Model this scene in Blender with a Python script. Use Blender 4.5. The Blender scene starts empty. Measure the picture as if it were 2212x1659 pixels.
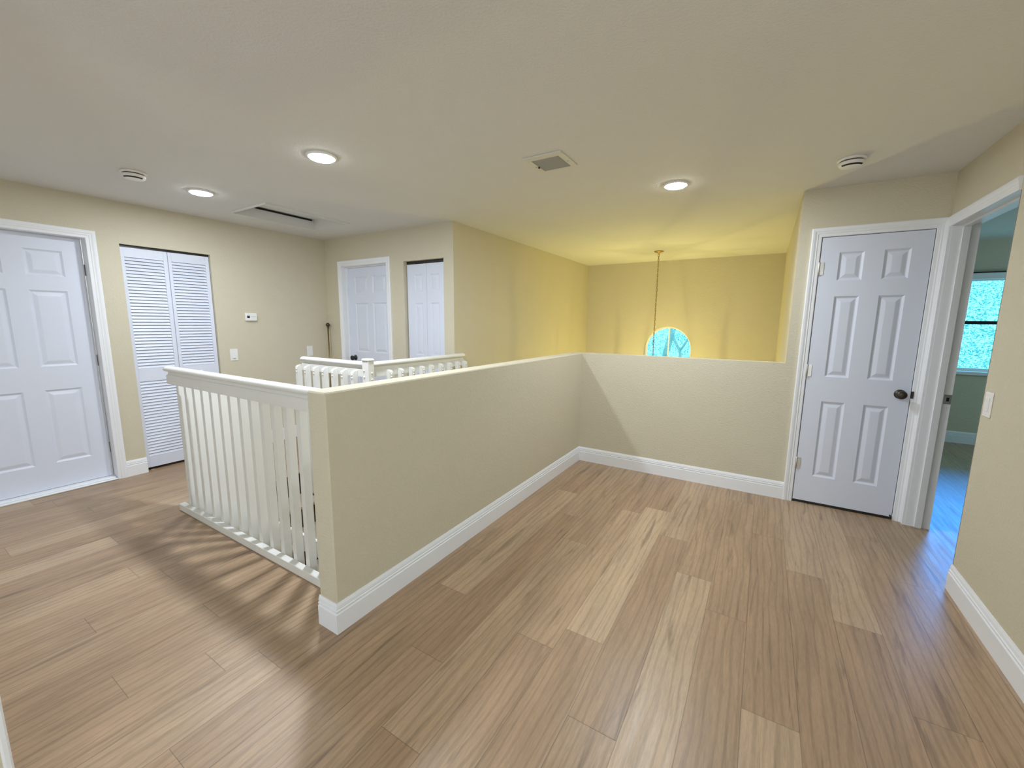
import bpy, math, random
from mathutils import Vector, Matrix

random.seed(11)
S = bpy.context.scene
COL = S.collection

# ------------------------------------------------------------------ dimensions (metres), floor of the landing at z = 0
F_PX, YAW, PITCH, ROLL, EYE = 887.8267, -0.5470215, -0.1500131, 0.0097440, 1.4102
ZC = 2.3893                      # ceiling
ZH = 1.1081                      # half wall height
XA, TW, YN, YD = -1.5462, 0.1235, 1.0339, 3.8816   # long half wall: face, thickness, near end, far corner
XO, XR = 0.1596, 0.9703          # right edge of the opening to the foyer, right wall
YF, XS, YB, XL = 6.9939, -2.7179, 3.3149, -4.7800  # far wall, stair wall, back wall, left wall
HB, DB = 0.1426, 0.0134          # baseboard
ZLOW = -2.75                     # floor of the storey below
YREAR = -2.1
WT = 0.12

# ------------------------------------------------------------------ camera
cam_d = bpy.data.cameras.new('camera'); cam = bpy.data.objects.new('camera', cam_d); COL.objects.link(cam)
cam_d.sensor_fit = 'HORIZONTAL'; cam_d.sensor_width = 36.0
cam_d.lens = F_PX / 2212.0 * 36.0
cam_d.clip_start = 0.02; cam_d.clip_end = 200
fw = Vector((math.sin(YAW)*math.cos(PITCH), math.cos(YAW)*math.cos(PITCH), math.sin(PITCH)))
rt = Vector((math.cos(YAW), -math.sin(YAW), 0)); up = rt.cross(fw)
r2 = rt*math.cos(ROLL) + up*math.sin(ROLL); u2 = -rt*math.sin(ROLL) + up*math.cos(ROLL)
m3 = Matrix((r2, u2, -fw)).transposed()
cam.matrix_world = Matrix.Translation((0, 0, EYE)) @ m3.to_4x4()
S.camera = cam

# ------------------------------------------------------------------ world, exposure
w = bpy.data.worlds.new('sky'); S.world = w; w.use_nodes = True
bg = w.node_tree.nodes['Background']
bg.inputs[0].default_value = (0.22, 0.74, 1.0, 1); bg.inputs[1].default_value = 2.2
S.view_settings.view_transform = 'Standard'; S.view_settings.look = 'None'
S.view_settings.gamma = 1.0; S.view_settings.exposure = 0.0
S.view_settings.use_curve_mapping = False
S.cycles.use_denoising = True
S.cycles.max_bounces = 12; S.cycles.diffuse_bounces = 8; S.cycles.glossy_bounces = 4
S.cycles.sample_clamp_indirect = 6.0

def lamp(name, kind, loc, power, color, rot=(0, 0, 0), size=0.15, sy=None, shape='DISK', parent=None):
    d = bpy.data.lights.new(name, kind); d.energy = power; d.color = color
    if kind == 'AREA':
        d.shape = shape; d.size = size
        if sy: d.size_y = sy
    elif kind == 'POINT':
        d.shadow_soft_size = size
    o = bpy.data.objects.new(name, d); o.location = loc; o.rotation_euler = rot
    if parent: o.parent = parent
    COL.objects.link(o)
    return o

LED = (0.915, 1.0, 1.10)
# added fill lights behind the viewer, with no fixtures or windows of their own
lamp('fill_near_stairs', 'AREA', (-2.9, -1.2, ZC-0.03), 8, LED)
lamp('fill_near_right', 'AREA', (0.2, -0.5, ZC-0.03), 9, LED)
lamp('fill_rear', 'AREA', (-1.9, YREAR+0.06, 1.1), 31, (0.82, 0.97, 1.12), (math.radians(100), 0, 0), 3.2, 1.7, 'RECTANGLE')  # added broad fill before the plain rear wall

lamp('fill_side', 'AREA', (0.90, -1.15, 1.35), 40, (0.86, 0.98, 1.08), Vector((-0.8, 0.62, -0.02)).to_track_quat('-Z', 'Y').to_euler(), 1.0, 1.5, 'RECTANGLE')  # added fill beside the right wall, no window stands there
lamp('fill_bedroom', 'AREA', (4.2, 5.6, 1.45), 22, (0.50, 0.84, 1.0), (0, math.radians(90), 0), 1.2, 1.5, 'RECTANGLE')  # added unseen fill for the next room, no window on that side
# daylight from the garden side, filtered by the trees
sun = bpy.data.lights.new('daylight', 'SUN'); sun.energy = 2.7; sun.color = (0.04, 0.30, 1.0); sun.angle = math.radians(24)
sun_o = bpy.data.objects.new('daylight', sun); COL.objects.link(sun_o)
sun_o.rotation_euler = Vector((-0.26, -0.965, -0.42)).to_track_quat('-Z', 'Y').to_euler()

# ------------------------------------------------------------------ materials
def new_mat(name):
    m = bpy.data.materials.new(name); m.use_nodes = True
    nt = m.node_tree
    return m, nt, nt.nodes['Principled BSDF']

def nd(nt, t, **kw):
    n = nt.nodes.new(t)
    for k, v in kw.items():
        setattr(n, k, v)
    return n

def paint(name, col, rough=0.6, bump=0.0, scale=60, var=0.0, dist=0.002):
    m, nt, p = new_mat(name)
    p.inputs['Roughness'].default_value = rough
    p.inputs['Base Color'].default_value = (*col, 1)
    tc = nd(nt, 'ShaderNodeTexCoord')
    if var:
        n = nd(nt, 'ShaderNodeTexNoise'); n.inputs['Scale'].default_value = 9; n.inputs['Detail'].default_value = 4
        nt.links.new(tc.outputs['Object'], n.inputs['Vector'])
        mx = nd(nt, 'ShaderNodeMix', data_type='RGBA')
        mx.inputs[6].default_value = (*[c*(1-var) for c in col], 1); mx.inputs[7].default_value = (*[min(1, c*(1+var)) for c in col], 1)
        nt.links.new(n.outputs['Fac'], mx.inputs[0]); nt.links.new(mx.outputs[2], p.inputs['Base Color'])
    if bump:
        n = nd(nt, 'ShaderNodeTexNoise'); n.inputs['Scale'].default_value = scale; n.inputs['Detail'].default_value = 3; n.inputs['Roughness'].default_value = 0.55
        nt.links.new(tc.outputs['Object'], n.inputs['Vector'])
        r = nd(nt, 'ShaderNodeValToRGB'); r.color_ramp.elements[0].position = 0.40; r.color_ramp.elements[1].position = 0.64
        nt.links.new(n.outputs['Fac'], r.inputs[0])
        b = nd(nt, 'ShaderNodeBump'); b.inputs['Strength'].default_value = bump; b.inputs['Distance'].default_value = dist
        nt.links.new(r.outputs[0], b.inputs['Height']); nt.links.new(b.outputs[0], p.inputs['Normal'])
    return m

M = {}
M['wall'] = paint('wall_paint', (0.61, 0.562, 0.43), 0.65, 0.30, 85, 0.02, 0.003)
M['ceil'] = paint('ceiling_paint', (0.70, 0.695, 0.665), 0.85, 0.3, 90, 0.015, 0.003)
M['white'] = paint('white_gloss_paint', (0.83, 0.85, 0.88), 0.38, 0.06, 30)
M['rail'] = paint('white_rail_paint', (0.76, 0.755, 0.72), 0.42, 0.06, 30)
M['door'] = paint('white_door_paint', (0.70, 0.74, 0.85), 0.42, 0.08, 160)
M['plastic'] = paint('white_plastic', (0.82, 0.81, 0.79), 0.35, 0.02, 20)
M['grey'] = paint('grey_plastic', (0.30, 0.30, 0.30), 0.45, 0.02, 20)
M['black'] = paint('black_metal', (0.012, 0.011, 0.011), 0.35, 0.03, 40)
M['bronze'] = paint('dark_bronze', (0.045, 0.03, 0.02), 0.3, 0.03, 40)
M['vent'] = paint('vent_metal', (0.66, 0.65, 0.58), 0.5, 0.03, 40)
M['vent_slat'] = paint('vent_slat_metal', (0.38, 0.37, 0.31), 0.5, 0.03, 40)
M['dark_wood'] = paint('dark_stair_wood', (0.045, 0.016, 0.010), 0.35, 0.1, 30, 0.2)
M['tread'] = paint('stair_tread_vinyl', (0.40, 0.33, 0.25), 0.45, 0.1, 30, 0.1)
M['lower'] = paint('lower_floor_stone', (0.45, 0.36, 0.24), 0.4, 0.05, 12, 0.1)
M['bark'] = paint('pale_bark', (0.55, 0.52, 0.45), 0.8, 0.5, 20, 0.2)
M['screen'] = paint('dark_display', (0.02, 0.025, 0.025), 0.2, 0.01, 20)

def metal(name, col, rough):
    m, nt, p = new_mat(name)
    p.inputs['Base Color'].default_value = (*col, 1); p.inputs['Metallic'].default_value = 1; p.inputs['Roughness'].default_value = rough
    tc = nd(nt, 'ShaderNodeTexCoord'); n = nd(nt, 'ShaderNodeTexNoise'); n.inputs['Scale'].default_value = 45
    nt.links.new(tc.outputs['Object'], n.inputs['Vector'])
    b = nd(nt, 'ShaderNodeBump'); b.inputs['Strength'].default_value = 0.05; nt.links.new(n.outputs['Fac'], b.inputs['Height']); nt.links.new(b.outputs[0], p.inputs['Normal'])
    return m
M['steel'] = metal('satin_nickel', (0.62, 0.60, 0.57), 0.35)
M['brass'] = metal('aged_brass', (0.48, 0.34, 0.12), 0.38)
M['pole'] = metal('antique_brass_pole', (0.30, 0.22, 0.11), 0.42)

def emit(name, col, s):
    m, nt, p = new_mat(name)
    p.inputs['Base Color'].default_value = (0.8, 0.8, 0.8, 1)
    p.inputs['Emission Color'].default_value = (*col, 1); p.inputs['Emission Strength'].default_value = s
    return m
M['led'] = emit('led_lens', (0.97, 0.99, 1.0), 55)
M['bulb'] = emit('warm_bulb', (1, 0.72, 0.35), 12)

def glass(name):
    m = bpy.data.materials.new(name); m.use_nodes = True; nt = m.node_tree
    nt.nodes.clear()
    out = nd(nt, 'ShaderNodeOutputMaterial'); t = nd(nt, 'ShaderNodeBsdfTransparent'); g = nd(nt, 'ShaderNodeBsdfGlossy'); g.inputs['Roughness'].default_value = 0.02
    fr = nd(nt, 'ShaderNodeFresnel'); fr.inputs['IOR'].default_value = 1.45
    mx = nd(nt, 'ShaderNodeMixShader'); t.inputs[0].default_value = (0.95, 0.98, 0.98, 1)
    nt.links.new(fr.outputs[0], mx.inputs[0]); nt.links.new(t.outputs[0], mx.inputs[1]); nt.links.new(g.outputs[0], mx.inputs[2]); nt.links.new(mx.outputs[0], out.inputs[0])
    return m
M['glass'] = glass('window_glass')

def leaf_mat():
    m, nt, p = new_mat('leaf')
    oi = nd(nt, 'ShaderNodeAttribute'); oi.attribute_name = 'tone'
    r = nd(nt, 'ShaderNodeValToRGB')
    r.color_ramp.elements[0].color = (0.10, 0.46, 0.42, 1); r.color_ramp.elements[1].color = (0.70, 0.92, 0.74, 1)
    nt.links.new(oi.outputs['Fac'], r.inputs[0]); nt.links.new(r.outputs[0], p.inputs['Base Color'])
    p.inputs['Roughness'].default_value = 0.5
    p.inputs['Subsurface Weight'].default_value = 0.0
    tr = nd(nt, 'ShaderNodeBsdfTranslucent'); nt.links.new(r.outputs[0], tr.inputs[0])
    mx = nd(nt, 'ShaderNodeMixShader'); mx.inputs[0].default_value = 0.5
    out = nt.nodes['Material Output']
    nt.links.new(p.outputs[0], mx.inputs[1]); nt.links.new(tr.outputs[0], mx.inputs[2]); nt.links.new(mx.outputs[0], out.inputs[0])
    return m
M['leaf'] = leaf_mat()

def floor_mat():
    m, nt, p = new_mat('oak_vinyl_planks')
    L = nt.links.new
    uv = nd(nt, 'ShaderNodeUVMap'); uv.uv_map = 'grain'          # metres along/across the plank, shifted per plank
    ed = nd(nt, 'ShaderNodeUVMap'); ed.uv_map = 'edge'           # position inside the plank in metres
    tone = nd(nt, 'ShaderNodeAttribute'); tone.attribute_name = 'tone'
    def mapped(sx, sy):
        mp = nd(nt, 'ShaderNodeMapping'); mp.inputs['Scale'].default_value = (sx, sy, 1); L(uv.outputs[0], mp.inputs[0]); return mp.outputs[0]
    def noise(v, sc, det=4, rough=0.55, dist=0.0):
        n = nd(nt, 'ShaderNodeTexNoise'); n.inputs['Scale'].default_value = sc; n.inputs['Detail'].default_value = det
        n.inputs['Roughness'].default_value = rough; n.inputs['Distortion'].default_value = dist; L(v, n.inputs['Vector']); return n.outputs['Fac']
    def ramp(v, *st):
        r = nd(nt, 'ShaderNodeValToRGB'); e = r.color_ramp.elements
        e[0].position, e[0].color = st[0][0], st[0][1]; e[1].position, e[1].color = st[-1][0], st[-1][1]
        for s in st[1:-1]:
            x = e.new(s[0]); x.color = s[1]
        L(v, r.inputs[0]); return r.outputs[0]
    def g(v): return (v, v, v, 1)
    def mix(mode, f, a, b):
        x = nd(nt, 'ShaderNodeMix', data_type='RGBA'); x.blend_type = mode
        if isinstance(f, float): x.inputs[0].default_value = f
        else: L(f, x.inputs[0])
        for k, v in ((6, a), (7, b)):
            if isinstance(v, tuple): x.inputs[k].default_value = v
            else: L(v, x.inputs[k])
        return x.outputs[2]
    base = ramp(tone.outputs['Fac'], (0.0, (0.350, 0.228, 0.136, 1)), (0.5, (0.408, 0.276, 0.170, 1)), (1.0, (0.51, 0.370, 0.240, 1)))
    broad = ramp(noise(mapped(7, 1.0), 1.6, 3), (0.3, g(0.86)), (0.7, g(1.10)))
    streak = ramp(noise(mapped(70, 4.5), 1.0, 5, 0.65, 1.2), (0.30, g(0.85)), (0.50, g(0.99)), (0.8, g(1.05)))
    fine = ramp(noise(mapped(260, 22), 1.0, 4, 0.7), (0.3, g(0.86)), (0.7, g(1.09)))
    wv = nd(nt, 'ShaderNodeTexWave'); wv.wave_type = 'BANDS'; wv.bands_direction = 'X'
    wv.inputs['Scale'].default_value = 9; wv.inputs['Distortion'].default_value = 9; wv.inputs['Detail'].default_value = 2; wv.inputs['Detail Scale'].default_value = 1.0
    L(mapped(1, 0.13), wv.inputs['Vector'])
    cath = ramp(wv.outputs['Fac'], (0.0, g(0.84)), (0.4, g(1.03)), (1, g(1.0)))
    knot = ramp(noise(mapped(26, 1.9), 1.0, 4, 0.55, 0.8), (0.585, g(1.0)), (0.68, g(0.70)), (0.78, g(0.52)))
    c = base
    for t in (broad, streak, fine, cath, knot):
        c = mix('MULTIPLY', 1.0, c, t)
    # seams: distance to the plank border
    sx = nd(nt, 'ShaderNodeSeparateXYZ'); L(ed.outputs[0], sx.inputs[0])
    def mth(op, a, b):
        n = nd(nt, 'ShaderNodeMath', operation=op)
        for i, v in enumerate((a, b)):
            if isinstance(v, (int, float)): n.inputs[i].default_value = v
            else: L(v, n.inputs[i])
        return n.outputs[0]
    dx = mth('MINIMUM', sx.outputs[0], mth('SUBTRACT', 0.179, sx.outputs[0]))
    dy = mth('MINIMUM', sx.outputs[1], mth('SUBTRACT', 1.517, sx.outputs[1]))
    dm = mth('MINIMUM', dx, dy)
    seam = ramp(mth('MULTIPLY', dm, 200.0), (0.10, g(0.60)), (0.42, g(1.0)))
    c = mix('MULTIPLY', 1.0, c, seam)
    L(c, p.inputs['Base Color'])
    rr = ramp(noise(mapped(30, 2), 1.0, 3), (0.3, g(0.34)), (0.7, g(0.44)))
    L(rr, p.inputs['Roughness'])
    p.inputs['Specular IOR Level'].default_value = 0.55
    b = nd(nt, 'ShaderNodeBump'); b.inputs['Strength'].default_value = 0.12; b.inputs['Distance'].default_value = 0.001
    L(streak, b.inputs['Height'])
    b2 = nd(nt, 'ShaderNodeBump'); b2.inputs['Strength'].default_value = 0.5; b2.inputs['Distance'].default_value = 0.001
    L(seam, b2.inputs['Height']); L(b.outputs[0], b2.inputs['Normal']); L(b2.outputs[0], p.inputs['Normal'])
    return m
M['floor'] = floor_mat()

# ------------------------------------------------------------------ mesh building
class MB:
    def __init__(s): s.v = []; s.f = []; s.smooth = set()
    def quad(s, a, b, c, d):
        i = len(s.v); s.v += [a, b, c, d]; s.f.append((i, i+1, i+2, i+3))
    def poly(s, pts):
        i = len(s.v); s.v += list(pts); s.f.append(tuple(range(i, i+len(pts))))
    def box(s, x0, x1, y0, y1, z0, z1, bev=0.0):
        if x0 > x1: x0, x1 = x1, x0
        if y0 > y1: y0, y1 = y1, y0
        if z0 > z1: z0, z1 = z1, z0
        if bev <= 0:
            i = len(s.v)
            s.v += [(x, y, z) for z in (z0, z1) for y in (y0, y1) for x in (x0, x1)]
            for f in ((0, 2, 3, 1), (4, 5, 7, 6), (0, 1, 5, 4), (2, 6, 7, 3), (0, 4, 6, 2), (1, 3, 7, 5)):
                s.f.append(tuple(i+k for k in f))
            return
        b = min(bev, (x1-x0)*.49, (y1-y0)*.49, (z1-z0)*.49)
        # chamfered box: 24 verts
        i = len(s.v); idx = {}
        for sx in (0, 1):
            for sy in (0, 1):
                for sz in (0, 1):
                    X, Y, Z = (x0, x1)[sx], (y0, y1)[sy], (z0, z1)[sz]
                    dx, dy, dz = (b, -b)[sx], (b, -b)[sy], (b, -b)[sz]
                    for ax, p in enumerate(((X, Y+dy, Z+dz), (X+dx, Y, Z+dz), (X+dx, Y+dy, Z))):
                        idx[(sx, sy, sz, ax)] = len(s.v); s.v.append(p)
        g = lambda *k: idx[k]
        for sx in (0, 1):
            f = [g(sx, 0, 0, 0), g(sx, 1, 0, 0), g(sx, 1, 1, 0), g(sx, 0, 1, 0)]; s.f.append(tuple(f if sx else f[::-1]))
        for sy in (0, 1):
            f = [g(0, sy, 0, 1), g(0, sy, 1, 1), g(1, sy, 1, 1), g(1, sy, 0, 1)]; s.f.append(tuple(f if sy else f[::-1]))
        for sz in (0, 1):
            f = [g(0, 0, sz, 2), g(1, 0, sz, 2), g(1, 1, sz, 2), g(0, 1, sz, 2)]; s.f.append(tuple(f if sz else f[::-1]))
        for a in (0, 1):
            for c in (0, 1):
                s.f.append((g(a, c, 0, 0), g(a, c, 1, 0), g(a, c, 1, 1), g(a, c, 0, 1)))
                s.f.append((g(a, 0, c, 0), g(a, 1, c, 0), g(a, 1, c, 2), g(a, 0, c, 2)))
                s.f.append((g(0, a, c, 1), g(1, a, c, 1), g(1, a, c, 2), g(0, a, c, 2)))
                for d in (0, 1):
                    s.f.append((g(a, c, d, 0), g(a, c, d, 1), g(a, c, d, 2)))
    def lathe(s, prof, seg=24, c=(0, 0, 0), axis='z', smooth=True):
        """prof: list of (r, h); axis z, y(-) or x"""
        def P(r, h, a):
            u, v = r*math.cos(a), r*math.sin(a)
            if axis == 'z': p = (u, v, h)
            elif axis == 'y': p = (u, h, v)
            else: p = (h, u, v)
            return (p[0]+c[0], p[1]+c[1], p[2]+c[2])
        i = len(s.v); n = len(prof)
        for k in range(seg):
            a = 2*math.pi*k/seg
            s.v += [P(r, h, a) for r, h in prof]
        for k in range(seg):
            k2 = (k+1) % seg
            for j in range(n-1):
                f = (i+k*n+j, i+k2*n+j, i+k2*n+j+1, i+k*n+j+1)
                if smooth: s.smooth.add(len(s.f))
                s.f.append(f)
        for j in (0, n-1):
            if prof[j][0] > 1e-6:
                s.f.append(tuple(i+k*n+j for k in range(seg)))
    def tube(s, pts, r, seg=8, closed=False):
        pts = [Vector(p) for p in pts]; n = len(pts); i = len(s.v)
        for k, p in enumerate(pts):
            a = pts[k-1] if (k > 0 or closed) else p
            b = pts[(k+1) % n] if (k < n-1 or closed) else p
            d = (b-a).normalized(); u = d.orthogonal().normalized() if k == 0 else (u - d*u.dot(d)).normalized()
            v = d.cross(u)
            for q in range(seg):
                t = 2*math.pi*q/seg; s.v.append(tuple(p + u*(r*math.cos(t)) + v*(r*math.sin(t))))
        rng = n if closed else n-1
        for k in range(rng):
            for q in range(seg):
                k2 = (k+1) % n; q2 = (q+1) % seg
                s.smooth.add(len(s.f)); s.f.append((i+k*seg+q, i+k*seg+q2, i+k2*seg+q2, i+k2*seg+q))
        if not closed:
            s.f.append(tuple(i+q for q in range(seg))[::-1]); s.f.append(tuple(i+(n-1)*seg+q for q in range(seg)))
    def sweep(s, path, prof, mp, closed_prof=True):
        """mitred sweep. path: 2D points, prof: (offset to the right of travel, height), mp(u,v,h)->xyz"""
        n = len(path); rows = []
        for k, (x, y) in enumerate(path):
            ds = []
            if k > 0: ds.append(Vector((x-path[k-1][0], y-path[k-1][1])).normalized())
            if k < n-1: ds.append(Vector((path[k+1][0]-x, path[k+1][1]-y)).normalized())
            ns = [Vector((d.y, -d.x)) for d in ds]
            nn = sum(ns, Vector((0, 0)))
            nn = nn/nn.length_squared*len(ns) if len(ns) == 2 else nn
            if len(ns) == 2:
                h = (ns[0]+ns[1]).normalized(); nn = h/h.dot(ns[0])
            rows.append([mp(x+nn.x*o, y+nn.y*o, h_) for o, h_ in prof])
        i = len(s.v); m = len(prof)
        for r in rows: s.v += r
        for k in range(n-1):
            for j in range(m if closed_prof else m-1):
                j2 = (j+1) % m
                s.f.append((i+k*m+j, i+k*m+j2, i+(k+1)*m+j2, i+(k+1)*m+j))
        s.f.append(tuple(i+j for j in range(m))[::-1]); s.f.append(tuple(i+(n-1)*m+j for j in range(m)))
    def build(s, name, mat, parent=None, loc=(0, 0, 0), rotz=0.0, bevel=0.0):
        me = bpy.data.meshes.new(name); me.from_pydata([tuple(p) for p in s.v], [], s.f)
        for k in s.smooth: me.polygons[k].use_smooth = True
        me.materials.append(mat if not isinstance(mat, str) else M[mat]); me.validate(); me.update()
        import bmesh
        bm = bmesh.new(); bm.from_mesh(me); bmesh.ops.remove_doubles(bm, verts=bm.verts, dist=1e-6); bmesh.ops.recalc_face_normals(bm, faces=bm.faces); bm.to_mesh(me); bm.free()
        o = bpy.data.objects.new(name, me); o.location = loc; o.rotation_euler = (0, 0, rotz)
        if parent: o.parent = parent
        COL.objects.link(o)
        if bevel:
            b = o.modifiers.new('bevel', 'BEVEL'); b.width = bevel; b.segments = 2; b.limit_method = 'ANGLE'
        return o

def struct(o, label=None, cat=None):
    o['kind'] = 'structure'
    if label: o['label'] = label
    if cat: o['category'] = cat
    return o

def tag(o, label, cat, group=None, kind=None):
    o['label'] = label; o['category'] = cat
    if group: o['group'] = group
    if kind: o['kind'] = kind
    return o

def empty(name, loc, rotz=0.0):
    o = bpy.data.objects.new(name, None); o.location = loc; o.rotation_euler = (0, 0, rotz); o.empty_display_size = 0.1
    COL.objects.link(o); return o

def wall_grid(mb, u0, u1, v0, v1, holes, mp):
    """wall slab with rectangular holes; mp(u,v,d): d=0 front, d=1 back"""
    us = sorted({u0, u1, *[h[0] for h in holes], *[h[1] for h in holes]}); vs = sorted({v0, v1, *[h[2] for h in holes], *[h[3] for h in holes]})
    us = [u for u in us if u0 <= u <= u1]; vs = [v for v in vs if v0 <= v <= v1]
    def solid(i, j):
        if i < 0 or j < 0 or i >= len(us)-1 or j >= len(vs)-1: return False
        cu, cv = (us[i]+us[i+1])/2, (vs[j]+vs[j+1])/2
        return not any(h[0] < cu < h[1] and h[2] < cv < h[3] for h in holes)
    for i in range(len(us)-1):
        for j in range(len(vs)-1):
            if not solid(i, j): continue
            a, b, c, d = us[i], us[i+1], vs[j], vs[j+1]
            mb.quad(mp(a, c, 0), mp(b, c, 0), mp(b, d, 0), mp(a, d, 0))
            mb.quad(mp(a, c, 1), mp(a, d, 1), mp(b, d, 1), mp(b, c, 1))
            if not solid(i-1, j): mb.quad(mp(a, c, 0), mp(a, d, 0), mp(a, d, 1), mp(a, c, 1))
            if not solid(i+1, j): mb.quad(mp(b, c, 0), mp(b, c, 1), mp(b, d, 1), mp(b, d, 0))
            if not solid(i, j-1): mb.quad(mp(a, c, 0), mp(a, c, 1), mp(b, c, 1), mp(b, c, 0))
            if not solid(i, j+1): mb.quad(mp(a, d, 0), mp(b, d, 0), mp(b, d, 1), mp(a, d, 1))

# ------------------------------------------------------------------ setting: walls
DL0, DL1, DLT = 0.352, 1.155, 2.050        # left door opening (y range, top)
LV0, LV1, LVT = 1.3637, 2.0446, 2.0412     # louvred closet opening
BD0, BD1, BDT = -4.462, -3.682, 2.052      # back door opening (x range)
BF0, BF1, BFT = -3.4164, -2.8484, 2.0482   # back bifold opening
RD0, RD1, RDT = 0.2996, 0.9147, 2.0482     # right closet door opening
DW0, DW1, DWT = 2.9880, 3.8300, 2.0480     # doorway into the next room (y range)
XR2 = XR + 0.13
RX1, RY0 = 4.3, 1.4                        # next room

def wall(name, *slabs, mat='wall', label=None):
    mb = MB()
    for u0, u1, v0, v1, holes, mp in slabs: wall_grid(mb, u0, u1, v0, v1, holes, mp)
    return struct(mb.build(name, mat), label)

wall('wall_left', (YREAR, YB+WT, 0, ZC, [(DL0, DL1, 0, DLT), (LV0, LV1, 0, LVT)], lambda u, v, d: (XL-d*WT, u, v)))
wall('wall_back', (XL, XS, 0, ZC, [(BD0, BD1, 0, BDT), (BF0, BF1, 0, BFT)], lambda u, v, d: (u, YB+d*WT, v)))
wall('wall_stair', (YB+WT, YF, ZLOW, ZC, [], lambda u, v, d: (XS-d*WT, u, v)), (YB-1.09, YB+WT, ZLOW, -0.25, [], lambda u, v, d: (XS-d*WT, u, v)))
wall('wall_front', (XO, XR, 0, ZC, [(RD0, RD1, 0, RDT)], lambda u, v, d: (u, YD+d*WT, v)))
wall('wall_foyer_right', (YD+WT, YF, ZLOW, ZC, [], lambda u, v, d: (XO+d*WT, u, v)), (YD, YD+WT, ZLOW, -0.25, [], lambda u, v, d: (XO+d*WT, u, v)))
wall('wall_right', (YREAR, YD+WT, 0, ZC, [(DW0, DW1, 0, DWT)], lambda u, v, d: (XR+d*0.13, u, v)))
wall('wall_rear', (XL, XR, 0, ZC, [], lambda u, v, d: (u, YREAR-d*WT, v)))

# far outside wall with the arched window of the foyer and the window of the next room
AX, AR, ASP = -1.333, 0.362, 0.995         # arch centre, radius, springing height
AZ0 = -0.35
RW0, RW1, RWZ0, RWZ1 = 1.62, 2.78, 0.857, 1.975
mb = MB()
FT = 0.16
mpf = lambda u, v, d: (u, YF+d*FT, v)
wall_grid(mb, XS-WT, RX1+WT, ZLOW, ZC, [(AX-AR, AX+AR, AZ0, ASP+AR), (RW0, RW1, RWZ0, RWZ1)], mpf)
seg = 32
arc = [(AX+AR*math.cos(math.pi*(1-k/seg)), ASP+AR*math.sin(math.pi*k/seg)) for k in range(seg+1)]
for k in range(seg):
    (xa, za), (xb, zb) = arc[k], arc[k+1]
    for d in (0, 1):
        mb.quad(mpf(xa, za, d), mpf(xb, zb, d), mpf(xb, ASP+AR, d), mpf(xa, ASP+AR, d))
    mb.quad(mpf(xa, za, 0), mpf(xa, za, 1), mpf(xb, zb, 1), mpf(xb, zb, 0))
struct(mb.build('wall_far', 'wall'))

# half walls around the drop to the foyer
mb = MB(); mb.box(XA-TW, XA, YN, YD+WT, ZLOW, ZH, 0.006)
struct(mb.build('wall_half_long', 'wall'))
mb = MB(); mb.box(XA, XO, YD, YD+WT, ZLOW, ZH)
struct(mb.build('wall_half_short', 'wall'))

# walls of the stairwell below the landing, closets and the next room
mb = MB()
mb.box(XA-TW, XA, 1.13, YN, ZLOW, -0.25); mb.box(-3.75, XA-TW, 1.10, 1.222, ZLOW, -0.25); mb.box(-3.75, XS-WT, 2.24, 2.36, ZLOW, -0.25); mb.box(-3.75, -3.63, 1.222, 2.24, ZLOW, -0.25)
struct(mb.build('wall_stairwell', 'wall'))
mb = MB()
mb.box(XR2-0.12, XR2, YD+WT, YF, 0, ZC); mb.box(RX1, RX1+WT, RY0, YF, 0, ZC); mb.box(XR2, RX1, RY0-WT, RY0, 0, ZC)
struct(mb.build('wall_bedroom', 'wall'))
mb = MB()
mb.box(XO+WT, XR2-0.12, 4.75, 4.85, 0, ZC)                                   # right closet
mb.box(XL-0.9, XL-0.8, 1.2, 2.3, 0, ZC); mb.box(XL-0.8, XL-WT, 1.2, 1.30, 0, ZC); mb.box(XL-0.8, XL-WT, 2.15, 2.25, 0, ZC)   # louvred closet
mb.box(-3.6, XS-WT, 4.1, 4.2, 0, ZC); mb.box(-3.6, -3.5, YB+WT, 4.1, 0, ZC)     # back closet
mb.box(XL-WT, -3.6, YB+0.9, YB+1.0, 0, ZC); mb.box(XL-WT, XL, YB+WT, YB+0.9, 0, ZC)   # bathroom behind the back door
mb.box(XL-2.1, XL-2.0, -0.6, 1.3, 0, ZC); mb.box(XL-2.0, XL-WT, -0.7, -0.6, 0, ZC); mb.box(XL-2.0, XL-0.8, 1.2, 1.3, 0, ZC)     # room behind the left door
struct(mb.build('wall_closet', 'wall'))
lamp('lamp_left_room', 'POINT', (XL-1.2, 0.3, 2.0), 40, LED, size=0.1)

# ceiling, one level over landing, foyer and rooms; hole for the attic hatch
HX0, HX1, HY0, HY1 = -4.285, -3.735, 2.045, 2.865
mb = MB()
wall_grid(mb, XL-2.1, RX1+WT, YREAR-WT, YF+FT, [(HX0, HX1, HY0, HY1)], lambda u, v, d: (u, v, ZC+d*0.14))
struct(mb.build('ceiling', 'ceil'))

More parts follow.
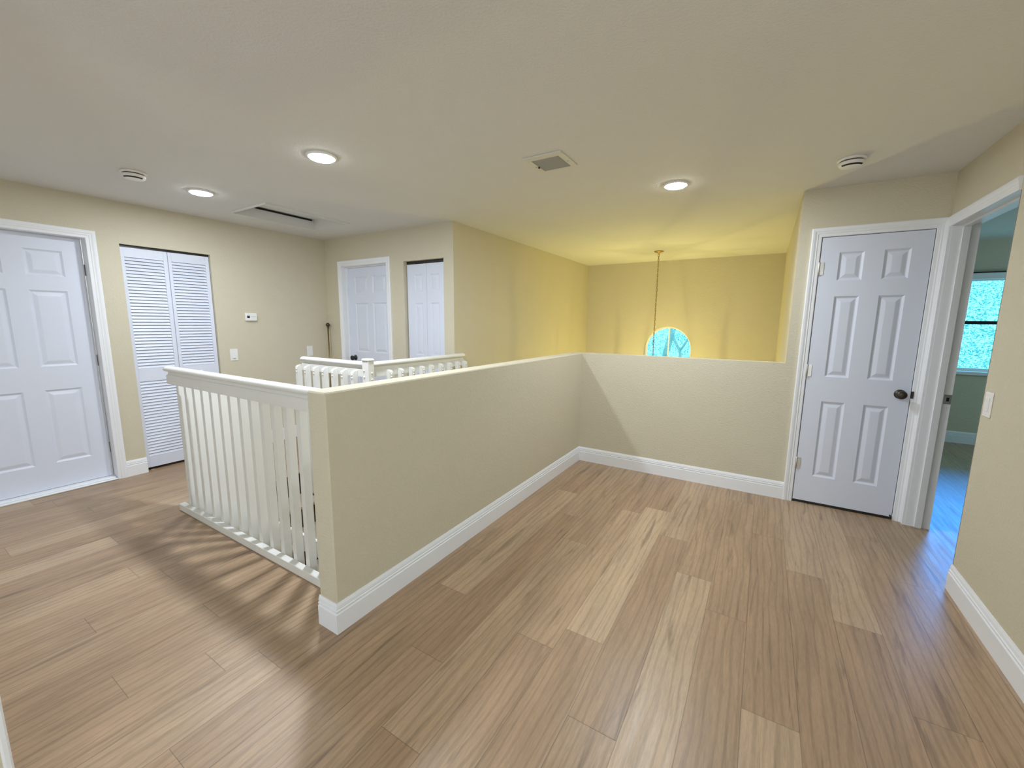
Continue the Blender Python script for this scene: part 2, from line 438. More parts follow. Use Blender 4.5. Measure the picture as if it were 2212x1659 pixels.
# ------------------------------------------------------------------ floor of planks (run towards the far wall)
PW, PL, PX = 0.179, 1.517, 0.045
def row(x): return math.floor((x-PX)/PW)
joint = {}
tones = {}
for x, y, lo, hi in ((-.58, 1.607, None, .98), (-.22, 2.358, .95, None), (-.94, .834, None, .80), (-1.3, 1.548, None, .82), (.13, 1.587, .85, .30), (.31, 2.723, .30, .80),
                     (.49, 2.344, .30, .78), (-.40, 1.219, .60, .35), (-1.12, 1.154, .55, .38), (-2.19, .794, None, None), (-1.65, .784, None, None), (-2.01, .408, None, None),
                     (-2.55, .452, None, None), (-1.48, .409, None, None), (-3.47, .775, .9, None), (-3.81, .384, None, .9), (-2.73, .80, None, None)):
    k = row(x); joint[k] = y
    if lo is not None: tones[(k, -1)] = lo
    if hi is not None: tones[(k, 0)] = hi
rnd = random.Random(5)
rects = [(XL-2.0, XR, YREAR, 1.222), (XL-0.8, -3.60, 1.222, 2.235), (XL-0.8, XS, 2.235, YB+0.9), (XA-TW, XR, 1.222, YD), (XR, RX1, RY0, YF), (XO+WT, XR, YD, 4.75)]
verts, faces, guv, euv, tone = [], [], [], [], []
for k in range(row(XL-2), row(RX1)+1):
    xa = PX + k*PW; xb = xa + PW
    j0 = joint.get(k, rnd.uniform(0, PL))
    n0 = math.floor((YREAR-j0)/PL); n1 = math.ceil((YF-j0)/PL)
    for n in range(n0, n1):
        ya = j0 + n*PL; yb = ya + PL
        t = tones.get((k, n), min(1, max(0, rnd.gauss(0.46, 0.13))))
        ou, ov = rnd.uniform(0, 60), rnd.uniform(0, 60)
        for (a, b, c, d) in rects:
            x0, x1, y0, y1 = max(xa, a), min(xb, b), max(ya, c), min(yb, d)
            if x1-x0 < 1e-4 or y1-y0 < 1e-4: continue
            i = len(verts)
            for (x, y) in ((x0, y0), (x1, y0), (x1, y1), (x0, y1)):
                verts.append((x, y, 0.0)); guv.append((x-xa+ou, y-ya+ov)); euv.append((x-xa, y-ya))
            faces.append((i, i+1, i+2, i+3)); tone.append(t)
me = bpy.data.meshes.new('floor'); me.from_pydata(verts, [], faces)
u1 = me.uv_layers.new(name='grain'); u2_ = me.uv_layers.new(name='edge')
for lp in me.loops:
    u1.data[lp.index].uv = guv[lp.vertex_index]; u2_.data[lp.index].uv = euv[lp.vertex_index]
at = me.attributes.new('tone', 'FLOAT', 'FACE')
for i, t in enumerate(tone): at.data[i].value = t
me.materials.append(M['floor'])
fl = bpy.data.objects.new('floor', me); COL.objects.link(fl); struct(fl)
# slab edges under the floor around the stairwell and storey below
mb = MB()
for a, b, c, d in rects: mb.box(a, b, c, d, -0.25, -0.004)
struct(mb.build('floor_slab', 'white'))
mb = MB(); mb.box(XL-0.8, RX1, 1.0, YF, ZLOW-0.1, ZLOW)
struct(mb.build('floor_foyer', 'lower'))

# ------------------------------------------------------------------ baseboards and casings
BBP = [(0, 0), (DB, 0), (DB, 0.094), (DB-.0015, 0.096), (DB-.006, 0.0985), (DB-.006, 0.1015), (DB-.002, 0.104), (DB-.002, 0.1105), (DB-.007, 0.113), (DB-.007, 0.116), (DB-.004, 0.119), (DB-.006, 0.130), (0.004, 0.139), (0.003, HB), (0, HB)]
def baseboard(name, *paths):
    mb = MB()
    for p in paths: mb.sweep(p, BBP, lambda x, y, h: (x, y, h))
    return struct(mb.build(name, 'white'))
CW = 0.063
baseboard('baseboard_half_wall', [(XA-TW, YN), (XA, YN), (XA, YD), (RD0-CW, YD)][::1])
baseboard('baseboard_right', [(XR, DW0), (XR, YREAR)])
baseboard('baseboard_left', [(XL, DL1+CW), (XL, LV0)], [(XL, LV1), (XL, YB), (BD0-CW, YB)], [(XL, YREAR), (XL, DL0-CW)])
baseboard('baseboard_back', [(BD1+CW, YB), (BF0, YB)], [(BF1, YB), (XS, YB)])
baseboard('baseboard_bedroom', [(XR2, YD), (XR2, YF), (RX1, YF), (RX1, RY0)])

# casing profile: offset outward from the opening, height off the wall
CSP = [(0.0, 0.0), (0.0, 0.008), (0.004, 0.010), (0.020, 0.0105), (0.026, 0.0135), (0.032, 0.0125), (0.044, 0.0165), (0.056, 0.0175), (CW, 0.0145), (CW, 0.0)]
def casing(name, path, mp, prof=CSP):
    mb = MB(); mb.sweep(path, prof, mp); return struct(mb.build(name, 'white'))
mp_left = lambda u, v, h: (XL+h, u, v)
mp_back = lambda u, v, h: (u, YB-h, v)
mp_front = lambda u, v, h: (u, YD-h, v)
mp_right = lambda u, v, h: (XR-h, u, v)
# paths run so that the outside of the opening is to the right of travel
casing('trim_1', [(DL0, 0), (DL0, DLT), (DL1, DLT), (DL1, 0)][::-1], mp_left) if False else None
def frame_path(a, b, t): return [(b, 0), (b, t), (a, t), (a, 0)]
CSPM = [(o, h) for o, h in CSP]
casing('trim_1', frame_path(DL0, DL1, DLT), mp_left)
casing('trim_2', frame_path(BD0, BD1, BDT), mp_back)
casing('trim_3', frame_path(RD0, RD1-0.004, RDT), mp_front)
# doorway: head casing and the narrow strip of casing in the corner
mb = MB()
mb.sweep([(YD, DWT), (DW0, DWT)], CSP, mp_right)
mb.box(XR-0.0145, XR, DW1, YD-0.0175, 0, DWT)
struct(mb.build('trim_4', 'white'))

def jamb(name, lo, hi, top, depth, mp, stop=None, t=0.016, fourth=True):
    """lining of an opening; mp(u,v,d) with d = depth into the wall"""
    mb = MB()
    def bx(u0, u1, v0, v1, d0, d1):
        a, b = mp(u0, v0, d0), mp(u1, v1, d1); mb.box(a[0], b[0], a[1], b[1], a[2], b[2])
    bx(lo-0.004, lo+0.001, 0, top, 0, depth); bx(hi-0.001, hi+0.004, 0, top, 0, depth); bx(lo, hi, top-0.001, top+0.004, 0, depth)
    if stop:
        s0, s1 = stop
        bx(lo+.001, lo+0.012, 0, top-.001, s0, s1); bx(hi-0.012, hi-.001, 0, top-.001, s0, s1); bx(lo+0.012, hi-0.012, top-0.012, top-.001, s0, s1)
    return struct(mb.build(name, 'white'))
jamb('trim_5', DL0, DL1, DLT, WT, lambda u, v, d: (XL-d, u, v))
jamb('trim_6', BD0, BD1, BDT, WT, lambda u, v, d: (u, YB+d, v), (0.055, 0.083))
jamb('trim_7', RD0, RD1, RDT, WT, lambda u, v, d: (u, YD+d, v), (0.045, 0.075))
jm = jamb('trim_8', DW0, DW1, DWT, 0.13, lambda u, v, d: (XR+d, u, v), (0.05, 0.085))

# ------------------------------------------------------------------ doors
def door_leaf(w_, h_, t_, panels, depth=0.009):
    """front at y=0 facing -y, x across, z up; six raised panels pressed into both faces"""
    mb = MB()
    us = sorted({0, w_, *[p[0] for p in panels], *[p[1] for p in panels]}); vs = sorted({0, h_, *[p[2] for p in panels], *[p[3] for p in panels]})
    for side in (0, 1):
        Y = (lambda d: d) if side == 0 else (lambda d: t_-d)
        for i in range(len(us)-1):
            for j in range(len(vs)-1):
                a, b, c, d = us[i], us[i+1], vs[j], vs[j+1]
                if any(p[0] <= a and b <= p[1] and p[2] <= c and d <= p[3] for p in panels): continue
                mb.quad((a, Y(0), c), (b, Y(0), c), (b, Y(0), d), (a, Y(0), d))
        for (a, b, c, d) in panels:
            rings = [(0, 0), (0.003, 0.0025), (0.013, depth), (0.019, depth), (0.042, 0.002), (0.046, 0.0015)]
            rs = [[(a+o, Y(e), c+o), (b-o, Y(e), c+o), (b-o, Y(e), d-o), (a+o, Y(e), d-o)] for o, e in rings]
            for r0, r1 in zip(rs, rs[1:]):
                for k in range(4): mb.quad(r0[k], r0[(k+1) % 4], r1[(k+1) % 4], r1[k])
            mb.poly(rs[-1])
    for p, q in (((0, 0), (w_, 0)), ((w_, 0), (w_, h_)), ((w_, h_), (0, h_)), ((0, h_), (0, 0))):
        mb.quad((p[0], 0, p[1]), (q[0], 0, q[1]), (q[0], t_, q[1]), (p[0], t_, p[1]))
    return mb

def knob_mb(c, out=0.065):
    """round knob projecting along -y from c on the door face"""
    mb = MB()
    mb.lathe([(0.0, 0), (0.033, 0), (0.033, -0.004), (0.028, -0.010), (0.013, -0.013), (0.011, -0.028), (0.018, -0.034), (0.028, -0.042), (0.030, -0.052), (0.026, -0.061), (0.012, -out), (0, -out-0.0005)], 28, c, 'y')
    return mb

def hinge_mb(x, y, z, h=0.09):
    mb = MB(); mb.lathe([(0, -h/2-.004), (0.004, -h/2-.003), (0.0065, -h/2), (0.0065, h/2), (0.004, h/2+.003), (0, h/2+.004)], 10, (x, y, z))
    mb.box(x, x+0.028, y+0.002, y+0.0045, z-h/2, z+h/2)
    return mb

ZP = [(0.233, 0.833), (1.022, 1.620), (1.732, 1.933)]
# right closet door, opens towards the landing
z0 = 0.022
x0, wd = 0.3045, 0.6025
pn = [(a-x0, b-x0, c-z0, d-z0) for a, b in ((0.414, 0.556), (0.664, 0.802)) for c, d in ZP]
d1 = door_leaf(wd, 2.0425-z0, 0.035, pn).build('door_1', 'door', None, (x0, YD-0.004, z0)); struct(d1, 'narrow white six panel closet door beside the blue lit doorway', 'door')
knob_mb((0.852-x0, 0, 0.931-z0)).build('door_knob', 'bronze', d1)
for zz in (1.822, 1.062, 0.323): hinge_mb(-0.003, -0.006, zz-z0).build('hinge', 'steel', d1)
mb = MB(); mb.box(wd+0.001, wd+0.016, -0.010, -0.006, 0.906-z0, 0.957-z0, 0.002); mb.build('strike_plate', 'bronze', d1)
mb = MB()
mb.tube([(wd-0.004, -0.012, -0.015), (wd-0.006, -0.014, 0.004), (wd-0.014, -0.012, 0.018)], 0.005, 8); mb.build('door_seal', 'black', d1)
mb = MB(); mb.box(0.004, wd-0.004, 0.004, 0.031, -0.018, -0.001); mb.build('door_gap_dark', 'black', d1)  # black strip stands in for the dark gap below the leaf

# left door, recessed in its jamb, opens away
y0, wl = 0.362, 0.7835
z0 = 0.026
pn = [(a-y0, b-y0, c-z0, d-z0) for a, b in ((0.491, 0.706), (0.818, 1.029)) for c, d in ZP]
d2 = door_leaf(wl, 2.047-z0, 0.035, pn).build('door_2', 'door', None, (XL-0.082, y0, z0), math.pi/2); struct(d2, 'white six panel door at the left edge of the photo', 'door')
for zz in (1.80, 1.05, 0.28):
    mb = MB(); mb.box(wl-0.002, wl+0.010, 0.006, 0.012, zz-z0-0.045, zz-z0+0.045); mb.build('hinge', 'grey', d2)
mb = MB(); mb.box(XL-0.115, XL+0.012, DL0+.002, DL1-.002, 0, 0.012, 0.004); mb.box(XL-0.10, XL-0.02, DL0+.002, DL1-.002, 0.010, 0.022, 0.004)
struct(mb.build('trim_9', 'white'))

# back door
x0, wb, z0 = BD0+0.004, BD1-BD0-0.008, 0.012
ZPB = ZP
pn = [(a, b, c-z0, d-z0) for a, b in ((0.115, 0.345), (0.432, 0.662)) for c, d in ZPB]
d3 = door_leaf(wb, 2.048-z0, 0.035, pn).build('door_3', 'door', None, (x0, YB+0.084, z0)); struct(d3, 'white six panel door behind the stair railing', 'door')
knob_mb((0.072, 0, 0.945-z0)).build('door_knob', 'black', d3)

# back bifold closet door: two leaves of three panels
d4 = empty('door_4', (BF0, YB+0.045, 0)); struct(d4, 'white panelled bifold closet door right of the back door', 'door')
lw = (BF1-BF0-0.014)/2
for k in range(2):
    z0 = 0.02
    xo = 0.010 + k*(lw+0.003)
    pa = (0.108, 0.225) if k == 0 else (0.052, 0.180)
    pn = [(pa[0], pa[1], c-z0, d-z0) for c, d in ((0.233, 0.833), (1.035, 1.604), (1.72, 1.904))]
    door_leaf(lw, 2.015-z0, 0.032, pn, 0.006).build('door_leaf', 'door', d4, (xo, 0, z0))
mb = MB(); mb.box(0.0, BF1-BF0, 0.005, 0.027, BFT-0.028, BFT); mb.build('door_track', 'black', d4)

# louvred bifold closet door
d5 = empty('door_5', (XL-0.028, LV0, 0), math.pi/2); struct(d5, 'white louvred bifold closet door in the left wall', 'door')
LW = LV1-LV0; lf = (LW-0.012)/2
def louver_leaf():
    mb = MB(); t = 0.028; st = 0.022 if False else 0.027; z0, z1 = 0.028, 2.020
    mb.box(0, st, 0, t, z0, z1, 0.002); mb.box(lf-st-.006, lf, 0, t, z0, z1, 0.002)
    for a, b in ((z0, 0.128), (0.838, 0.955), (1.938, z1)): mb.box(st, lf-st-.006, 0.001, t-.001, a, b)
    sp = 0.0281
    for a, b in ((0.128, 0.838), (0.955, 1.938)):
        n = int(round((b-a)/sp)); s = (b-a)/n
        for i in range(n):
            zc = a + (i+0.5)*s
            # slanted slat: front edge low
            q = [(0.002, zc-0.0118), (0.004, zc-0.0133), (t-.012, zc+0.0096), (t-.015, zc+0.0118)]
            x0_, x1_ = st-.002, lf-st-.004
            i0 = len(mb.v)
            mb.v += [(x0_, y, z) for y, z in q] + [(x1_, y, z) for y, z in q]
            for k in range(4):
                k2 = (k+1) % 4; mb.f.append((i0+k, i0+k2, i0+4+k2, i0+4+k))
            mb.f.append((i0, i0+1, i0+2, i0+3)); mb.f.append((i0+4, i0+5, i0+6, i0+7))
    return mb
a = louver_leaf().build('door_leaf', 'door', d5, (0.004, 0, 0))
b = a.copy(); b.location = (0.004+lf+0.003, 0, 0); COL.objects.link(b)
mb = MB(); mb.lathe([(0, 0), (0.007, 0), (0.006, -0.010), (0.013, -0.018), (0.015, -0.024), (0.010, -0.030), (0, -0.031)], 18, (lf*1.5+.01, 0, 0.893), 'y'); mb.build('door_knob', 'white', d5)
mb = MB(); mb.box(0.002, LW-0.002, 0.003, 0.026, LVT-0.020, LVT-0.001); mb.build('door_track', 'black', d5)
mb = MB(); mb.box(0.03, 0.06, -0.004, 0.02, 0.0, 0.010); mb.build('floor_bracket', 'steel', d5)

# strike plate in the jamb of the doorway
mb = MB(); mb.box(1.062, 1.099, DW1-0.0045, DW1-0.0015, 0.893, 0.957, 0.001)
sp_ = mb.build('strike_plate', 'steel'); tag(sp_, 'metal strike plate set in the white doorway jamb', 'strike plate')
mb = MB(); mb.box(1.074, 1.088, DW1-0.0055, DW1-0.0044, 0.912, 0.938); mb.build('latch_hole', 'black', sp_)

# ------------------------------------------------------------------ windows
def window_frame(mb, pts, wd_, y0, y1):
    """frame ring inside a closed outline"""
    n = len(pts); c = Vector((sum(p[0] for p in pts)/n, sum(p[1] for p in pts)/n))
    inn = []
    for k in range(n):
        p0, p1, p2 = Vector(pts[k-1]), Vector(pts[k]), Vector(pts[(k+1) % n])
        d1_, d2_ = (p1-p0).normalized(), (p2-p1).normalized()
        n1, n2 = Vector((-d1_.y, d1_.x)), Vector((-d2_.y, d2_.x))
        h = (n1+n2).normalized(); q = p1 + h*(wd_/max(0.3, h.dot(n1)))
        inn.append((q.x, q.y))
    for k in range(n):
        k2 = (k+1) % n
        for y in (y0, y1): mb.quad((pts[k][0], y, pts[k][1]), (pts[k2][0], y, pts[k2][1]), (inn[k2][0], y, inn[k2][1]), (inn[k][0], y, inn[k][1]))
        mb.quad((inn[k][0], y0, inn[k][1]), (inn[k2][0], y0, inn[k2][1]), (inn[k2][0], y1, inn[k2][1]), (inn[k][0], y1, inn[k][1]))
    return inn
outl = [(AX+AR, AZ0)] + [(x, z) for x, z in arc[::-1]] + [(AX-AR, AZ0)]
mb = MB(); inn = window_frame(mb, outl, 0.026, YF+0.105, YF+0.145)
mb.box(AX-0.010, AX+0.010, YF+0.110, YF+0.140, AZ0+.02, ASP+AR-0.024)
w1 = struct(mb.build('window_1', 'white'), 'arched window low on the yellow far wall', 'window')
mb = MB(); mb.poly([(x, YF+0.125, z) for x, z in inn]); mb.build('pane', 'glass', w1)
mb = MB(); sq = [(RW0, RWZ0+.02), (RW1, RWZ0+.02), (RW1, RWZ1), (RW0, RWZ1)]
inn = window_frame(mb, sq, 0.035, YF+0.085, YF+0.135)
w2 = struct(mb.build('window_2', 'white'), 'window seen through the doorway in the next room', 'window')
mb = MB(); mb.box(RW0+.03, RW1-.03, YF+0.075, YF+0.125, 1.435, 1.472); mb.build('meeting_rail', 'black', w2)
mb = MB(); mb.box(RW0-.03, RW1+.03, YF-0.03, YF+0.085, RWZ0-.02, RWZ0+.02, 0.004); mb.build('window_sill', 'white', w2)
mb = MB(); mb.poly([(x, YF+0.11, z) for x, z in inn]); mb.build('pane', 'glass', w2)
mb = MB(); mb.box(RW0-.02, RW1+.02, YF-0.05, YF-0.002, 1.948, 2.018, 0.004)
bl = mb.build('window_blind', 'white'); tag(bl, 'raised blind with its header above the window of the next room', 'blind')
mb = MB(); mb.box(RW0-.02, RW1+.02, YF-0.052, YF-0.004, 2.018, 2.030); mb.build('head_rail', 'black', bl)

# ------------------------------------------------------------------ greenery outside
def foliage(name, cx, cy, cz, rx, ry, rz, n, leaf, seed):
    r = random.Random(seed); v, f, tn = [], [], []
    for _ in range(n):
        while True:
            a, b, c = r.uniform(-1, 1), r.uniform(-1, 1), r.uniform(-1, 1)
            if a*a+b*b+c*c <= 1: break
        p = Vector((cx+a*rx, cy+b*ry, cz+c*rz))
        d = Vector((r.gauss(0, 1), r.gauss(0, 1), r.gauss(0, 0.7))).normalized(); e = d.orthogonal().normalized()
        e = (e*math.cos(r.uniform(0, 6.28)) + d.cross(e)*math.sin(r.uniform(0, 6.28))).normalized()
        L_ = leaf*r.uniform(0.6, 1.3); i = len(v)
        v += [tuple(p), tuple(p+d*L_*.5+e*L_*.24), tuple(p+d*L_), tuple(p+d*L_*.5-e*L_*.24)]; f.append((i, i+1, i+2, i+3)); tn.append(r.random())
    me = bpy.data.meshes.new(name); me.from_pydata(v, [], f); a_ = me.attributes.new('tone', 'FLOAT', 'FACE')
    for i, t in enumerate(tn): a_.data[i].value = t
    me.materials.append(M['leaf']); o = bpy.data.objects.new(name, me); COL.objects.link(o); return o
def tree(label, x, y, crown, branches, seed, n=5200, leaf=0.085):
    t = empty('tree', (x, y, -3.0)); tag(t, label, 'tree')
    cx, cz, rx, rz = crown
    o = foliage('crown', cx-x, 0, cz+3.0, rx, 0.8, rz, n, leaf, seed); o.parent = t; o['kind'] = 'stuff'
    mb = MB()
    for pts, r in branches: mb.tube([(px-x, py-y, pz+3.0) for px, py, pz in pts], r, 8)
    mb.build('trunk', 'bark', t)
tree('leafy tree with pale forked branches outside the arched window', -3.1, 17.5, (-3.3, 1.0, 3.2, 3.4),
     [([(-3.6, 17.5, -3), (-3.5, 17.5, -0.5), (-3.3, 17.5, 0.5), (-2.9, 17.5, 2.4)], 0.12), ([(-2.6, 17.0, -2.9), (-2.68, 17.0, -0.2), (-2.75, 17.0, 0.35), (-3.05, 17.0, 0.9)], 0.05), ([(-2.75, 17.0, 0.35), (-2.45, 17.0, 0.9)], 0.04)], 3, 17000, 0.08)
tree('dense leafy tree filling the window of the next room', 5.2, 17.8, (5.2, 1.2, 3.4, 3.0),
     [([(3.7, 17.8, -3), (3.8, 17.8, 0), (4.1, 17.8, 2.0)], 0.11)], 4, 24000, 0.075)
mb = MB(); mb.box(-12, 14, YF+FT+0.2, 30, -3.1, -3.0); struct(mb.build('ground', 'bark'))

# ------------------------------------------------------------------ stair railings
CAPP = [(-.026, 1.046), (-.032, 1.050), (-.034, 1.057)] + [(-.034*math.cos(math.pi*k/14), 1.057+.022*math.sin(math.pi*k/14)) for k in range(1, 14)] + [(.034, 1.057), (.032, 1.050), (.026, 1.046)]
def bar(mb, x0, x1, prof):
    """prism along x with profile (y,z)"""
    i = len(mb.v); n = len(prof)
    mb.v += [(x0, y, z) for y, z in prof] + [(x1, y, z) for y, z in prof]
    for k in range(n): k2 = (k+1) % n; mb.f.append((i+k, i+k2, i+n+k2, i+n+k))
    mb.f.append(tuple(range(i, i+n))); mb.f.append(tuple(range(i+n, i+2*n)))
BAL_D = 0.043
def baluster_mb(zb, w=0.035, zt=0.996):
    # board side y=0, stair side y=BAL_D; top sloped down to the stair side
    mb = MB(); p = [(0.0, zb), (BAL_D, zb), (BAL_D, zt-0.014), (BAL_D*.88, zt-0.003), (BAL_D*.5, zt+0.005), (0.0, zt+0.008)]
    bar(mb, 0, w, p); return mb
def bolt_mb(zs, w=0.035):
    mb = MB()
    for z in zs: mb.lathe([(0.0085, 0), (0.0085, 0.002), (0.006, 0.0055), (0, 0.007)], 10, (w/2, BAL_D, z), 'y')
    return mb
def railing(root, length, bal_x, zb, base=True, lower=True):
    """local x along the rail, +y towards the stairwell, board from y=0 to 0.038"""
    mb = MB(); bar(mb, 0.0, length, [(y+0.019, z) for y, z in CAPP]); mb.build('handrail', 'rail', root)
    mb = MB(); bar(mb, 0.004, length, [(0.010, 1.018), (0.028, 1.018), (0.024, 1.046), (0.014, 1.046)]); mb.build('neck_moulding', 'rail', root)
    mb = MB(); bar(mb, 0.0, length, [(0.0, 0.956), (0.038, 0.956), (0.038, 1.014), (0.034, 1.020), (0.004, 1.020), (0.0, 1.014)]); mb.build('rail_board', 'rail', root)
    if base:
        mb = MB(); mb.box(-0.035, length, 0.0, 0.0395, 0.0, 0.051, 0.003); mb.build('base_rail', 'rail', root)
    first = None
    for x in bal_x:
        if first is None:
            first = baluster_mb(zb).build('baluster', 'rail', root, (x, 0.0395, 0)); fb = bolt_mb((0.968, 0.944)).build('bolts', 'rail', first)
        else:
            c = first.copy(); c.location = (x, 0.0395, 0); COL.objects.link(c); c.parent = root
            d = fb.copy(); COL.objects.link(d); d.parent = c
YR = 1.181
r1 = empty('stair_railing', (-3.573, YR, 0)); tag(r1, 'white slatted railing in front, from the half wall end towards the left door', 'railing', 'white stair railings')
railing(r1, XA-TW-0.001+3.573, [-3.54+3.573+0.1215*k for k in range(16)], -0.20)
mb = MB(); mb.box(0.0, XA-TW-0.002+3.573, 0.0955, 0.114, 0.070, 0.175, 0.003); mb.build('lower_board', 'rail', r1)
r2_ = empty('stair_railing', (-2.7120, 2.2410, 0), math.pi); tag(r2_, 'white railing across the stairs, left of the square newel post', 'railing', 'white stair railings')
railing(r2_, 0.89, [0.115+0.129*k for k in range(7)], -0.20)
r3 = empty('stair_railing', (XS+0.001, 2.210, 0), math.pi/2); tag(r3, 'white railing from the newel post back to the yellow stair wall', 'railing', 'white stair railings')
# local +y must face +x here: mirror by building with the other rotation
r3.rotation_euler = (0, 0, -math.pi/2); r3.location = (XS+0.001, 3.425, 0)
railing(r3, 1.215, [0.006-0.018+0.129*k+0.0 for k in range(0, 9)] if False else [3.425-y-0.018 for y in (2.388, 2.515, 2.644, 2.774, 2.899, 3.032, 3.163, 3.291, 3.405)], -0.20, base=False)
mb = MB(); mb.box(0.115, 1.215, 0.0, 0.0395, 0.0, 0.051, 0.003); mb.build('base_rail', 'rail', r3)
nw = empty('newel_post', (-2.669, 2.181, 0)); tag(nw, 'square white newel post with capped top where two railings meet', 'post')
mb = MB(); mb.box(-0.036, 0.036, -0.031, 0.029, -0.30, 1.088, 0.003); mb.build('post', 'rail', nw)
mb = MB(); mb.box(-0.042, 0.042, -0.037, 0.035, 1.088, 1.112, 0.010); mb.build('post_cap', 'rail', nw)
for z in (1.016, 0.965):
    mb = MB(); mb.lathe([(0.0085, 0), (0.0085, -0.002), (0.006, -0.0055), (0, -0.007)], 10, (-0.012, -0.031, z), 'y'); mb.build('bolt', 'rail', nw)
    mb = MB(); mb.lathe([(0.0085, 0), (0.0085, 0.002), (0.006, 0.0055), (0, 0.007)], 10, (0.036, 0.004, z-0.02), 'x'); mb.build('bolt', 'rail', nw)

# ------------------------------------------------------------------ staircase
st = empty('staircase', (-3.6, 1.73, 0)); struct(st, 'dark staircase going down behind the front railing', 'staircase')
YS0, YS1 = 1.300-1.73, 2.138-1.73
RUN, RISE = 0.255, 0.198
for k in range(4):
    mb = MB(); mb.box(RUN*k-.0, RUN*k+0.018, YS0, YS1, -RISE*(k+1), -RISE*k-0.006); mb.build('riser', 'dark_wood', st)
    if k < 3:
        mb = MB(); mb.box(RUN*k+0.018, RUN*(k+1)+0.03, YS0, YS1, -RISE*(k+1)-0.03, -RISE*(k+1), 0.006); mb.build('tread', 'tread', st)
mb = MB(); mb.box(RUN*3+0.018, XA-TW+3.6-.002, YS0, 2.25-1.73, -RISE*4-0.03, -RISE*4); mb.build('landing', 'tread', st)
n2 = 9; r2h = (2.75-RISE*4)/(n2+1)
for k in range(n2+1):
    mb = MB(); mb.box(XS+3.6+.002, XA-TW+3.6-.002, 2.25-1.73+0.25*k, 2.25-1.73+0.25*k+0.018, -RISE*4-r2h*(k+1), -RISE*4-r2h*k-0.002); mb.build('riser', 'dark_wood', st)
    if k < n2:
        mb = MB(); mb.box(XS+3.6+.002, XA-TW+3.6-.002, 2.25-1.73+0.25*k+.018, 2.25-1.73+0.25*(k+1)+0.03, -RISE*4-r2h*(k+1)-.03, -RISE*4-r2h*(k+1)); mb.build('tread', 'tread', st)

# ------------------------------------------------------------------ ceiling fixtures
def downlight(x, y, label, power):
    r = empty('downlight', (x, y, ZC)); tag(r, label, 'ceiling light', 'round white downlights')
    mb = MB(); mb.lathe([(0.0, 0.0), (0.088, 0.0), (0.087, -0.006), (0.080, -0.012), (0.074, -0.013), (0.072, -0.009), (0.0, -0.009)], 40); mb.build('trim_ring', 'plastic', r)
    mb = MB(); mb.lathe([(0.0, -0.0095), (0.0715, -0.0095), (0.071, -0.014), (0.066, -0.0185), (0.0, -0.0195)], 40); mb.build('lens', 'led', r)
    lamp('led_lamp', 'AREA', (0, 0, -0.021), power, LED, size=0.125, parent=r)
downlight(-3.841, 1.623, 'round lit downlight nearest the louvred closet', 14.5)
downlight(-2.375, 1.665, 'largest looking lit downlight above the stairwell', 34)
downlight(-0.631, 3.250, 'round lit downlight nearest the closet door', 21.5)

def detector(x, y, label, ang):
    r = empty('smoke_detector', (x, y, ZC), ang); tag(r, label, 'smoke detector', 'ceiling smoke detectors')
    mb = MB(); mb.lathe([(0, 0), (0.070, 0), (0.071, -0.010), (0.066, -0.014), (0, -0.014)], 36); mb.build('base_plate', 'plastic', r)
    mb = MB(); mb.lathe([(0, -0.0145), (0.058, -0.0145), (0.057, -0.021), (0, -0.021)], 36); mb.build('vent_slot', 'black', r)
    mb = MB(); mb.lathe([(0, -0.0212), (0.064, -0.0212), (0.064, -0.030), (0.056, -0.042), (0.050, -0.046), (0, -0.046)], 36); mb.build('cover', 'plastic', r)
    mb = MB()
    for a in range(-60, 61, 4):
        t0, t1 = math.radians(a-90), math.radians(a+4-90)
        mb.quad((0.0585*math.cos(t0), 0.0585*math.sin(t0), -0.0395), (0.0585*math.cos(t1), 0.0585*math.sin(t1), -0.0395), (0.0515*math.cos(t1), 0.0515*math.sin(t1), -0.0465), (0.0515*math.cos(t0), 0.0515*math.sin(t0), -0.0465))
    mb.build('sounder_slot', 'black', r)
detector(-3.745, 1.190, 'white smoke detector left of the downlights near the louvred closet', math.radians(60))
detector(0.353, 3.285, 'white smoke detector on the ceiling above the closet door', math.radians(0))

# air vent
r = empty('air_vent', (-1.217, 2.430, ZC)); tag(r, 'square slatted air vent in the ceiling', 'air vent')
mb = MB(); wall_grid(mb, -0.126, 0.126, -0.127, 0.127, [(-0.094, 0.086, -0.078, 0.108)], lambda u, v, d: (u, v, -0.009*d)); mb.build('frame', 'vent', r, bevel=0.002)
mb = MB(); mb.box(-0.094, 0.086, -0.078, 0.108, -0.001, -0.0005); mb.build('duct_opening', 'black', r)
for k in range(12):
    y = -0.074 + k*0.0155; mb = MB(); mb.quad((-0.090, y, -0.002), (0.080, y, -0.002), (0.080, y+0.0115, -0.0085), (-0.090, y+0.0115, -0.0085)); mb.quad((-0.090, y, -0.0012), (0.080, y, -0.0012), (0.080, y+0.0115, -0.0077), (-0.090, y+0.0115, -0.0077))
    mb.build('slat', 'vent_slat', r)
for x, y in ((-0.110, 0.02), (0.106, 0.02)):
    mb = MB(); mb.lathe([(0.0045, -0.009), (0.004, -0.0105), (0, -0.011)], 10, (x, y, 0)); mb.build('screw', 'grey', r)
mb = MB(); mb.box(-0.098, -0.088, 0.022, 0.030, -0.018, -0.008, 0.001); mb.build('lever', 'black', r)

